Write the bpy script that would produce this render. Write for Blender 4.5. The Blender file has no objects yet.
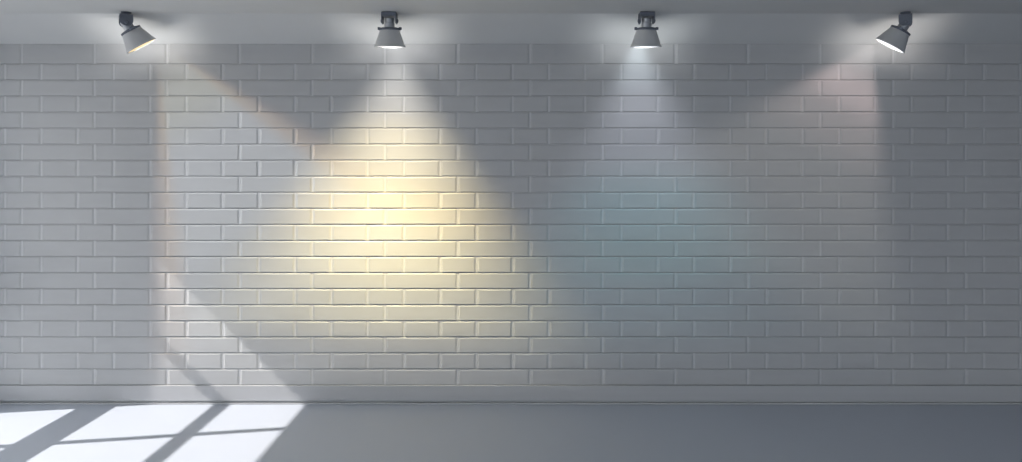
import bpy, bmesh, math, random
from mathutils import Vector, Matrix, Quaternion
random.seed(4)
C = bpy.context.scene.collection
PX = 140.0                      # photo pixels per metre on the brick wall
F = 700.0                       # focal length in pixels
DIST = 5.0                      # camera to wall
HZ = 165.0                      # horizon row
CAMZ = (404.2 - HZ) / PX
def wx(px): return (px - 511.0) / PX
def wz(py): return (404.2 - py) / PX
WALL_TOP = wz(44.0)
COVE = 0.30                     # depth of the sloped plaster band
CEIL = CAMZ + 1.0164
XL, XR = wx(-40.0), 4.45        # left and right walls
YF = -7.0                       # the room opens towards the viewer

# ------------------------------------------------------------------ helpers
def mat(name, col, rough=0.6, metal=0.0, noise=0.0, nscale=6.0, spec=0.3, stretch=(1, 1, 1), bump=0.0, bscale=60.0):
    m = bpy.data.materials.new(name); m.use_nodes = True
    nt = m.node_tree; b = nt.nodes['Principled BSDF']
    b.inputs['Roughness'].default_value = rough
    b.inputs['Metallic'].default_value = metal
    b.inputs['Specular IOR Level'].default_value = spec
    tc = nt.nodes.new('ShaderNodeTexCoord'); mp = nt.nodes.new('ShaderNodeMapping')
    mp.inputs['Scale'].default_value = stretch
    nt.links.new(tc.outputs['Object'], mp.inputs['Vector'])
    n = nt.nodes.new('ShaderNodeTexNoise'); n.inputs['Scale'].default_value = nscale
    n.inputs['Detail'].default_value = 4
    nt.links.new(mp.outputs['Vector'], n.inputs['Vector'])
    r = nt.nodes.new('ShaderNodeMapRange')
    r.inputs['From Min'].default_value = 0.25; r.inputs['From Max'].default_value = 0.75
    r.inputs['To Min'].default_value = 1 - noise; r.inputs['To Max'].default_value = 1 + noise
    nt.links.new(n.outputs['Fac'], r.inputs['Value'])
    mx = nt.nodes.new('ShaderNodeVectorMath'); mx.operation = 'SCALE'
    mx.inputs[0].default_value = col
    nt.links.new(r.outputs['Result'], mx.inputs['Scale'])
    nt.links.new(mx.outputs['Vector'], b.inputs['Base Color'])
    if bump:
        n2 = nt.nodes.new('ShaderNodeTexNoise'); n2.inputs['Scale'].default_value = bscale
        nt.links.new(mp.outputs['Vector'], n2.inputs['Vector'])
        bp = nt.nodes.new('ShaderNodeBump'); bp.inputs['Strength'].default_value = bump
        bp.inputs['Distance'].default_value = 0.002
        nt.links.new(n2.outputs['Fac'], bp.inputs['Height'])
        nt.links.new(bp.outputs['Normal'], b.inputs['Normal'])
    return m

def obj(name, bm, m, parent=None, smooth=False):
    me = bpy.data.meshes.new(name)
    bmesh.ops.recalc_face_normals(bm, faces=bm.faces)
    bm.to_mesh(me); bm.free()
    for mm in (m if isinstance(m, (list, tuple)) else [m]): me.materials.append(mm)
    o = bpy.data.objects.new(name, me); C.objects.link(o)
    if parent: o.parent = parent
    if smooth:
        for p in me.polygons: p.use_smooth = True
        for e in me.edges: pass
        try: me.set_sharp_from_angle(angle=math.radians(38))
        except Exception: pass
    return o

def struct(name, bm, m, parent=None):
    o = obj(name, bm, m, parent); o['kind'] = 'structure'; return o

def box(bm, x0, x1, y0, y1, z0, z1, bev=0.0):
    vs = [bm.verts.new((x, y, z)) for z in (z0, z1) for y in (y0, y1) for x in (x0, x1)]
    fs = []
    for f in ((0, 2, 3, 1), (4, 5, 7, 6), (0, 1, 5, 4), (2, 6, 7, 3), (0, 4, 6, 2), (1, 3, 7, 5)):
        fs.append(bm.faces.new([vs[i] for i in f]))
    if bev:
        es = list({e for f in fs for e in f.edges})
        bmesh.ops.bevel(bm, geom=es, offset=bev, segments=2, affect='EDGES', profile=0.5)
    return vs

def lathe(bm, prof, n=48, closed=False):
    """revolve (radius, height) around local Z"""
    rings = []
    for r, h in prof:
        if r < 1e-6: rings.append([bm.verts.new((0, 0, h))])
        else: rings.append([bm.verts.new((r * math.cos(2 * math.pi * i / n), r * math.sin(2 * math.pi * i / n), h)) for i in range(n)])
    pairs = list(zip(rings, rings[1:]))
    if closed: pairs.append((rings[-1], rings[0]))
    for a, b in pairs:
        for i in range(n):
            j = (i + 1) % n
            if len(a) == 1 and len(b) == 1: continue
            if len(a) == 1: bm.faces.new((a[0], b[i], b[j]))
            elif len(b) == 1: bm.faces.new((a[i], a[j], b[0]))
            else: bm.faces.new((a[i], a[j], b[j], b[i]))

# ------------------------------------------------------------------ materials
M = {}
M['brick'] = mat('painted_brick', (0.50, 0.50, 0.50), 0.75, noise=0.03, nscale=5, spec=0.15, bump=0.05, bscale=90, stretch=(1, 1, 3))
M['mortar'] = mat('painted_mortar', (0.59, 0.59, 0.59), 0.85, noise=0.03, spec=0.1)
M['plaster'] = mat('grey_plaster', (0.78, 0.78, 0.78), 0.85, noise=0.015, nscale=2, spec=0.1)
M['dark_plaster'] = mat('slate_plaster', (0.28, 0.30, 0.34), 0.85, noise=0.015, nscale=2, spec=0.1)
M['skirting'] = mat('painted_skirting', (0.50, 0.50, 0.505), 0.6, noise=0.02, nscale=4, spec=0.2, stretch=(.2, 1, 6))
M['floor'] = mat('smooth_grey_floor', (0.47, 0.50, 0.555), 0.55, noise=0.012, nscale=1.2, spec=0.25)
M['ceiling'] = mat('ceiling_paint', (0.60, 0.605, 0.60), 0.85, noise=0.01, spec=0.1)
M['frame'] = mat('window_paint', (0.6, 0.6, 0.6), 0.5, noise=0.02)
M['slate'] = mat('dark_slate_metal', (0.15, 0.165, 0.20), 0.45, metal=0.1, noise=0.05, spec=0.4)
M['shade'] = mat('grey_enamel', (0.60, 0.60, 0.60), 0.4, metal=0.1, noise=0.03, spec=0.45)
M['steel'] = mat('pale_steel', (0.45, 0.46, 0.48), 0.35, metal=0.7, noise=0.03, spec=0.5)
def lens_mat(name, col, s):
    m = bpy.data.materials.new(name); m.use_nodes = True
    nt = m.node_tree; b = nt.nodes['Principled BSDF']
    b.inputs['Base Color'].default_value = (.25 * col[0], .25 * col[1], .25 * col[2], 1)
    b.inputs['Roughness'].default_value = .3
    b.inputs['Emission Color'].default_value = (*col, 1)
    b.inputs['Emission Strength'].default_value = s
    return m
def glass_mat():
    m = bpy.data.materials.new('clear_window_glass'); m.use_nodes = True
    nt = m.node_tree; nt.nodes.clear()
    o = nt.nodes.new('ShaderNodeOutputMaterial'); x = nt.nodes.new('ShaderNodeMixShader')
    t = nt.nodes.new('ShaderNodeBsdfTransparent'); g = nt.nodes.new('ShaderNodeBsdfGlossy')
    g.inputs['Roughness'].default_value = 0.02
    x.inputs['Fac'].default_value = 0.05
    nt.links.new(t.outputs[0], x.inputs[1]); nt.links.new(g.outputs[0], x.inputs[2])
    nt.links.new(x.outputs[0], o.inputs['Surface'])
    return m
M['glass'] = glass_mat()

# ------------------------------------------------------------------ brick wall
bm = bmesh.new()
REC = 0.003                     # how far the mortar lies behind the brick faces
MORT = 1
def quad(pts, mi):
    f = bm.faces.new([bm.verts.new(p) for p in pts]); f.material_index = mi
BED = 0.012
quad([(XL, BED, 0), (XR, BED, 0), (XR, BED, WALL_TOP), (XL, BED, WALL_TOP)], MORT)
def brick(x0, x1, z0, z1, proud=0.0, bs=0.012, bt=0.007, bb=0.0045):
    o = [(x0, REC, z0), (x1, REC, z0), (x1, REC, z1), (x0, REC, z1)]
    y = -proud
    i = [(x0 + bs, y, z0 + bb), (x1 - bs, y, z0 + bb), (x1 - bs, y, z1 - bt), (x0 + bs, y, z1 - bt)]
    ov = [bm.verts.new(p) for p in o]; iv = [bm.verts.new(p) for p in i]
    bm.faces.new(iv)
    for k in range(4):
        bm.faces.new((ov[k], ov[(k + 1) % 4], iv[(k + 1) % 4], iv[k]))
    kv = [bm.verts.new((x, BED + .001, z)) for x, y_, z in o]
    for k in range(4):
        bm.faces.new((kv[k], kv[(k + 1) % 4], ov[(k + 1) % 4], ov[k]))
    # the upright joint on the brick's right is filled almost flush
    xe = min(x1 + 2 * GX, XR)
    f = bm.faces.new([bm.verts.new(p) for p in ((x1, REC, z0), (xe, REC, z0), (xe, REC, z1), (x1, REC, z1))]); f.material_index = MORT
    for za in (z0, z1):
        f = bm.faces.new([bm.verts.new(p) for p in ((x1, REC, za), (xe, REC, za), (xe, BED + .001, za), (x1, BED + .001, za))]); f.material_index = MORT
GX, GZ = 0.006, 0.0018
for k in range(0, 21):
    ylo = 63.9 + 16.06 * k
    z0 = wz(ylo) + GZ
    z1 = wz(ylo - 16.06) - GZ
    if k == 0: z1 = WALL_TOP
    pitch, off = (36.27, 4.9) if k % 2 else (72.62, 21.8)
    n = int((-45 - off) // pitch)
    x = off + n * pitch
    while x < 1150:
        a, b = max(wx(x) + GX, XL), min(wx(x + pitch) - GX, XR)
        if b - a > 0.03: brick(a, b, z0, z1, random.uniform(-0.0003, 0.0004), bt=0.002 if k == 0 else 0.010)
        x += pitch
wall = struct('wall_back', bm, [M['brick'], M['mortar']])
bm = None
b = bmesh.new(); box(b, XL, XR, 0.02, 0.16, 0, CEIL + .1)
struct('wall_back_core', b, M['plaster'], wall)

# skirting: plain painted course with a shadow groove at its foot
b = bmesh.new()
zt = wz(385.3)
box(b, XL, XR, -0.009, 0.018, wz(400.7), zt, 0.003)
struct('baseboard_back', b, M['skirting'])
b = bmesh.new()
box(b, XL, XR, -0.008, 0.018, 0.0, wz(402.5), 0.002)
struct('baseboard_back_foot', b, M['skirting'])

# floor, ceiling, cove
b = bmesh.new(); box(b, XL - .2, XR + .2, YF, 0.16, -0.12, 0.0)
struct('floor', b, M['floor'])
b = bmesh.new(); box(b, XL - .2, XR + .2, YF, -COVE, CEIL, CEIL + .1)
struct('ceiling', b, M['ceiling'])
b = bmesh.new()
prof = [(0.018, WALL_TOP), (0.0, WALL_TOP), (-COVE, CEIL), (-COVE, CEIL + .1), (0.018, CEIL + .1)]
va = [b.verts.new((XL, y, z)) for y, z in prof]; vb = [b.verts.new((XR, y, z)) for y, z in prof]
b.faces.new(va); b.faces.new(vb[::-1])
for i in range(5): b.faces.new((va[i], vb[i], vb[(i + 1) % 5], va[(i + 1) % 5]))
struct('trim_1', b, M['ceiling'])

# left wall with the tall window the sun comes through; plain right wall
SL = 0.1775                     # sun travels (1, SL, -SZ)
SZ = 0.98
WY1, WY0 = -0.25, -1.62        # far and near jamb
T = 0.12
WZ0, WZ1 = 0.12, (345 / PX + T) * SZ
def wall_left(b, openings):
    ys = sorted({YF, 0.16} | {y for o in openings for y in o[:2]})
    for y0, y1 in zip(ys, ys[1:]):
        op = [o for o in openings if o[0] <= y0 + 1e-6 and o[1] >= y1 - 1e-6]
        if op:
            box(b, XL - T, XL, y0, y1, 0, op[0][2]); box(b, XL - T, XL, y0, y1, op[0][3], CEIL)
        else: box(b, XL - T, XL, y0, y1, 0, CEIL)
wins = [(WY0, WY1, WZ0, WZ1), (-5.2, -2.4, 0.4, 2.45)]
b = bmesh.new(); wall_left(b, wins); struct('wall_left', b, M['plaster'])
b = bmesh.new(); box(b, XR, XR + T, YF, 0.16, 0, CEIL); struct('wall_right', b, M['dark_plaster'])  # out-of-view wall, added and kept dark to dim the right side

def window(name, y0, y1, z0, z1, vbars, hbars, fx):
    b = bmesh.new()
    fr = 0.03
    box(b, fx - .02, fx + .02, y0, y1, z0, z0 + fr); box(b, fx - .02, fx + .02, y0, y1, z1 - 0.001, z1 + .012)
    box(b, fx - .02, fx + .02, y0, y0 + fr, z0, z1); box(b, fx - .02, fx + .02, y1 - .004, y1, z0, z1)
    w = struct(name, b, M['frame'])
    b = bmesh.new()
    for yc, hw in vbars: box(b, fx - .012, fx + .012, yc - hw, yc + hw, z0, z1)
    for zc0, zc1 in hbars: box(b, fx - .012, fx + .012, y0, y1, zc0, zc1)
    struct('glazing_bars', b, M['frame'], w)
    b = bmesh.new(); box(b, fx - .002, fx + .002, y0, y1, z0, z1)
    struct('pane', b, M['glass'], w)
    return w
# heights seen from the floor marks: floor mark x -> height on the window plane
def hz(px): return (wx(px) - XL + .02) * SZ
d = 0.012 * SZ
window('window_1', WY0, WY1, WZ0, WZ1, [(-0.905, 0.028)],
       [(hz(214) + d, hz(231) - d), (hz(84) + d, hz(120) - d)], XL - 0.02)
window('added_window', *wins[1][:2], *wins[1][2:], [(-3.4, .02)], [(1.2, 1.26), (1.8, 1.84)], XL - .02)  # unseen window, added so more sunlight bounces on to ceiling and wall

# ------------------------------------------------------------------ spotlights
class N:
    """tiny expression builder for light node trees"""
    def __init__(s, nt): s.nt = nt
    def _in(s, sock, v):
        if isinstance(v, (int, float)): sock.default_value = v
        else: s.nt.links.new(v, sock)
    def op(s, o, a, b=0.0, clamp=False):
        n = s.nt.nodes.new('ShaderNodeMath'); n.operation = o; n.use_clamp = clamp
        s._in(n.inputs[0], a); s._in(n.inputs[1], b); return n.outputs[0]
    def smooth(s, v, a, b, lo=0.0, hi=1.0):
        n = s.nt.nodes.new('ShaderNodeMapRange'); n.interpolation_type = 'SMOOTHSTEP'
        s._in(n.inputs['Value'], v)
        n.inputs['From Min'].default_value = a; n.inputs['From Max'].default_value = b
        n.inputs['To Min'].default_value = lo; n.inputs['To Max'].default_value = hi
        return n.outputs['Result']
    def ramp(s, v, stops):
        n = s.nt.nodes.new('ShaderNodeValToRGB'); e = n.color_ramp.elements
        n.color_ramp.interpolation = 'B_SPLINE' if False else 'EASE'
        while len(e) < len(stops): e.new(0.5)
        for el, (p, c) in zip(e, stops): el.position = p; el.color = (*c, 1)
        s.nt.links.new(v, n.inputs[0]); return n.outputs[0]
    def scale(s, col, k):
        n = s.nt.nodes.new('ShaderNodeVectorMath'); n.operation = 'SCALE'
        s.nt.links.new(col, n.inputs[0]); s._in(n.inputs['Scale'], k); return n.outputs['Vector']
    def mulc(s, a, b):
        n = s.nt.nodes.new('ShaderNodeVectorMath'); n.operation = 'MULTIPLY'
        s.nt.links.new(a, n.inputs[0]); s.nt.links.new(b, n.inputs[1]); return n.outputs['Vector']

def light(name, loc, power, radius, parent):
    l = bpy.data.lights.new(name, 'POINT'); l.energy = power; l.shadow_soft_size = radius
    l.use_nodes = True; nt = l.node_tree; nt.nodes.clear()
    out = nt.nodes.new('ShaderNodeOutputLight'); em = nt.nodes.new('ShaderNodeEmission')
    nt.links.new(em.outputs[0], out.inputs[0])
    g = nt.nodes.new('ShaderNodeNewGeometry'); sp = nt.nodes.new('ShaderNodeSeparateXYZ')
    nt.links.new(g.outputs['Incoming'], sp.inputs[0])
    o = bpy.data.objects.new(name, l); C.objects.link(o); o.parent = parent
    o.location = Vector(loc) - parent.location
    return N(nt), em, sp.outputs

PW = 4 * math.pi * math.pi
def beam(parent, loc, ang, along, t_in, t_out, strength, edge=None, tshift=0.0, off=0.3, PMAX=8.0):
    """a wall-washer reflector: the beam fans out below the lamp and its intensity rises towards the far end of the throw"""
    n, em, (ix, iy, iz) = light('beam', loc, PW, 0.012, parent)
    iyc = n.op('MAXIMUM', iy, 0.05)
    u = n.op('DIVIDE', ix, iyc); w = n.op('MULTIPLY', n.op('DIVIDE', iz, iyc), -1.0)
    ca, sa = math.cos(ang), math.sin(ang)
    p = n.op('ADD', n.op('MULTIPLY', u, sa), n.op('MULTIPLY', w, ca))
    q = n.op('SUBTRACT', n.op('MULTIPLY', u, ca), n.op('MULTIPLY', w, sa))
    pc = n.op('MAXIMUM', n.op('ADD', p, off), 0.02)
    t = n.op('ABSOLUTE', n.op('SUBTRACT', n.op('DIVIDE', q, pc), tshift))
    prof = n.smooth(t, t_in, t_out, 1.0, 0.0)
    gate = n.smooth(iy, 0.06, 0.10)
    dd = -loc[1]
    comp = n.op('DIVIDE', dd * dd, n.op('POWER', iyc, 3.0))
    k = n.op('MULTIPLY', n.op('MULTIPLY', prof, gate), n.op('MULTIPLY', comp, strength * 1.65))
    col = n.ramp(n.op('DIVIDE', p, PMAX, True), [(a / PMAX, c) for a, c in along])
    if edge:
        col = n.mulc(col, n.ramp(t, edge))
    col = n.scale(col, k)
    n.nt.links.new(col, em.inputs['Color']); em.inputs['Strength'].default_value = 1.0

def spill(parent, loc, col, strength):
    """added light behind the solid shade, shaped to spread a halo on the plaster"""
    n, em, (ix, iy, iz) = light('halo_fill', loc, PW, 0.03, parent)
    hw = -loc[1]; hc = (loc[1] + COVE) * -.455 + (CEIL - loc[2]) * .89     # distances to the wall and to the cove
    c = n.op('ADD', n.op('MULTIPLY', iy, .455), n.op('MULTIPLY', iz, .89))
    m = n.op('MAXIMUM', n.op('MAXIMUM', n.op('DIVIDE', c, hc), n.op('DIVIDE', iy, hw)), 0.8)
    dist = n.op('DIVIDE', 1.0, m)
    k = n.op('MULTIPLY', n.smooth(iy, -0.40, -0.08), n.smooth(iz, -0.6, 0.5))
    k = n.op('MULTIPLY', k, n.op('POWER', n.smooth(dist, 0.10, 0.66, 1.0, 0.0), 1.6))
    k = n.op('MULTIPLY', k, n.op('MULTIPLY', n.op('POWER', dist, 3.0), strength / hw))
    em.inputs['Color'].default_value = (*col, 1)
    n.nt.links.new(k, em.inputs['Strength'])

LY = -0.34
def spotlight(px, heading, tilt, drop, label, lens_col, lens_s):
    X = (px - 511.0) / F * (DIST + LY)
    root = bpy.data.objects.new('ceiling_spotlight', None); C.objects.link(root)
    root.location = (X, LY, CEIL); root.empty_display_size = 0.1
    root['label'] = label; root['category'] = 'spotlight'; root['group'] = 'spotlights along the ceiling'
    hv = Vector((math.sin(heading), math.cos(heading), 0))       # the way the head leans
    side = Vector((hv.y, -hv.x, 0))
    R = Matrix((side, hv, Vector((0, 0, 1)))).transposed().to_4x4()   # local x = pivot axis, y = lean direction
    def put(bm_, mtx): bmesh.ops.transform(bm_, matrix=mtx, verts=bm_.verts)
    # mounting plate and U bracket
    b = bmesh.new(); lathe(b, [(0, 0), (.032, 0), (.032, -.005), (.026, -.010), (0, -.010)], 32); put(b, R)
    obj('mounting_plate', b, M['slate'], root, True)
    b = bmesh.new()
    lathe(b, [(0, 0), (.020, 0), (.020, -.024), (0, -.024)], 24)
    box(b, -.049, .049, -.040, .040, -.029 - drop, -.003 - drop, .003)
    for s in (-1, 1):
        x0, x1 = sorted((s * .049, s * .043))
        # arm plate with a rounded foot
        pts = [(-.040, -.020 - drop), (.040, -.020 - drop), (.040, -.050 - drop)]
        for i in range(1, 8):
            a = math.pi * i / 8
            pts.append((.040 * math.cos(a), -.050 - drop - .030 * math.sin(a)))
        pts.append((-.040, -.050 - drop))
        fa = [b.verts.new((x0, y, z)) for y, z in pts]; fb = [b.verts.new((x1, y, z)) for y, z in pts]
        b.faces.new(fa); b.faces.new(fb[::-1])
        for i in range(len(pts)):
            j = (i + 1) % len(pts); b.faces.new((fa[i], fb[i], fb[j], fa[j]))
    put(b, R); br = obj('bracket', b, M['slate'], root)
    PIV = -.058 - drop
    for s in (-1, 1):
        b = bmesh.new()
        lathe(b, [(0, 0), (.011, 0), (.013, .002), (.013, .006), (.010, .009), (0, .009)], 20)
        put(b, R @ Matrix.Translation((s * .049, 0, PIV)) @ Matrix.Rotation(s * math.pi / 2, 4, 'Y'))
        obj('pivot_bolt', b, M['slate'], br, True)
    # the head hangs from the pivot and leans by tilt
    H = R @ Matrix.Translation((0, 0, PIV)) @ Matrix.Rotation(tilt, 4, 'X')
    b = bmesh.new()
    lathe(b, [(0, .020), (.026, .020), (.032, .015), (.032, -.006), (.029, -.008), (.029, -.013), (.034, -.015), (.034, -.040), (.044, -.047), (0, -.047)], 40)
    put(b, H); so = obj('socket', b, M['steel'], root, True)
    b = bmesh.new()
    lathe(b, [(.0, -.043), (.052, -.043), (.066, -.047), (.068, -.050), (.068, -.058), (.064, -.061), (.0, -.061)], 48)
    put(b, H); cl = obj('collar', b, M['slate'], root, True)
    for s in (-1, 1):
        b = bmesh.new(); box(b, s * .070 - .009, s * .070 + .009, -.012, .012, -.060, -.040, .003)
        put(b, H); obj('collar_clip', b, M['slate'], cl)
    b = bmesh.new()
    lathe(b, [(.0635, -.058), (.0655, -.062), (.097, -.157), (.102, -.162), (.1025, -.170), (.099, -.172), (.096, -.168), (.093, -.157), (.060, -.062)], 64, True)
    put(b, H); sh = obj('shade', b, M['shade'], root, True)
    b = bmesh.new()
    lathe(b, [(0, -.1685), (.05, -.1685), (.0945, -.1675), (.0945, -.162), (0, -.162)], 64)
    put(b, H); le = obj('lens', b, lens_mat('lit_lens', lens_col, lens_s), sh, True)
    le['label'] = 'glowing round lens'
    ap = root.location + (H @ Vector((0, 0, -.178)))
    return root, ap, (root.location + H @ Vector((0, 0, -.06)))

R_ = math.radians
spots = [
    (126.0, R_(58), R_(33), .016, 'grey spotlight leaning right with warm amber lens, leftmost on the ceiling', (1.0, .74, .36), 0.95),
    (389.5, R_(0), R_(6.5), 0, 'grey spotlight pointing straight down above the yellow pool of light', (1, .97, .92), 1.3),
    (646.5, R_(0), R_(6.5), 0, 'grey spotlight pointing straight down above the blue pool of light', (.92, .97, 1), 1.2),
    (905.5, R_(-60), R_(33), .016, 'grey spotlight leaning left with white lens, rightmost on the ceiling', (1, 1, 1), 1.6),
]
S = [spotlight(*s) for s in spots]
W = (1, 1, 1)
def lin(r, g, b): return (r, g, b)
# left: broad white beam with warm fringes
beam(S[0][0], S[0][1], R_(29.5), [(0.0, (.20, .20, .17)), (1.2, (.85, .84, .68)), (2.5, (.9, .92, .95)), (4.5, (.95, .96, .95)), (6.0, (.55, .55, .52)), (7.6, (0, 0, 0))],
     0.45, 0.65, 0.21, [(0.0, (1, 1, 1)), (.38, (1, 1, 1)), (.50, (1, .70, .44)), (.64, (1, .48, .24))])
# yellow
beam(S[1][0], S[1][1], R_(-2.4), [(0.0, (.10, .10, .10)), (.5, (.34, .33, .31)), (1.0, (.44, .41, .36)), (2.0, (.80, .68, .44)), (3.5, (1.0, .80, .40)), (4.4, (.80, .67, .36)), (5.6, (.46, .40, .24)), (6.8, (.12, .11, .09)), (7.9, (0, 0, 0))],
     0.0, 0.82, 1.16, off=.4)
# blue
beam(S[2][0], S[2][1], R_(2.6), [(0.0, (.40, .46, .50)), (.4, (.36, .40, .44)), (1.0, (.26, .27, .31)), (2.0, (.16, .17, .20)), (3.3, (.05, .12, .145)), (4.4, (.03, .09, .10)), (5.6, (.015, .04, .05)), (7.2, (0, 0, 0))],
     0.08, 0.78, .75, off=.5)
# right: faint rosy beam
beam(S[3][0], S[3][1], R_(-28.8), [(0.0, (.5, .45, .43)), (.9, (1.3, 1.0, .96)), (1.8, (.6, .50, .46)), (3.0, (.30, .28, .25)), (5.0, (.2, .2, .18)), (7.0, (0, 0, 0))],
     0.42, 0.82, 0.22)
for (r, ap, neck), c, s in zip(S, [(1, .98, .95), (1, .99, .97), (.95, .99, 1), (1, .955, .92)], [1.0, .85, .72, .90]):
    spill(r, (r.location.x, -0.215, CEIL - 0.25), c, s)  # added point light behind each fitting, only there for the halo

# ------------------------------------------------------------------ daylight
sun = bpy.data.lights.new('sun', 'SUN'); sun.energy = 7.2; sun.angle = R_(0.6); sun.color = (1, .955, .92)
so = bpy.data.objects.new('sun', sun); C.objects.link(so)
so.location = (-8, -2, 6)
so.rotation_euler = Vector((1, SL, -SZ)).to_track_quat('-Z', 'Y').to_euler()

w = bpy.data.worlds.new('sky'); bpy.context.scene.world = w; w.use_nodes = True
nt = w.node_tree; bg = nt.nodes['Background']; n = N(nt)
tc = nt.nodes.new('ShaderNodeTexCoord'); sp = nt.nodes.new('ShaderNodeSeparateXYZ')
nt.links.new(tc.outputs['Generated'], sp.inputs[0])
fac = n.smooth(n.op('MULTIPLY', sp.outputs[0], -1.0), -0.1, 0.95)
col = n.ramp(fac, [(0.0, (.68, .82, 1.0)), (1.0, (.97, .985, 1.0))])
nt.links.new(col, bg.inputs['Color'])
up = n.smooth(sp.outputs[2], -0.35, 0.35, 0.45, 1.0)
st = n.op('MULTIPLY', up, n.op('ADD', 0.42, n.op('MULTIPLY', fac, 4.0)))
nt.links.new(st, bg.inputs['Strength'])

# ------------------------------------------------------------------ camera
cam = bpy.data.cameras.new('camera'); co = bpy.data.objects.new('camera', cam); C.objects.link(co)
co.location = (0, -DIST, CAMZ); co.rotation_euler = (math.pi / 2, 0, 0)
cam.sensor_width = 36; cam.lens = 36 * F / 1022; cam.shift_y = -(231 - HZ) / 1022
cam.clip_start = 0.05
sc = bpy.context.scene; sc.camera = co
sc.view_settings.view_transform = 'Standard'; sc.view_settings.look = 'None'
sc.view_settings.exposure = 0.0; sc.view_settings.gamma = 1.0; sc.view_settings.use_curve_mapping = False
sc.cycles.use_denoising = True
sc.cycles.max_bounces = 10; sc.cycles.diffuse_bounces = 8
sc.cycles.sample_clamp_indirect = 4.0
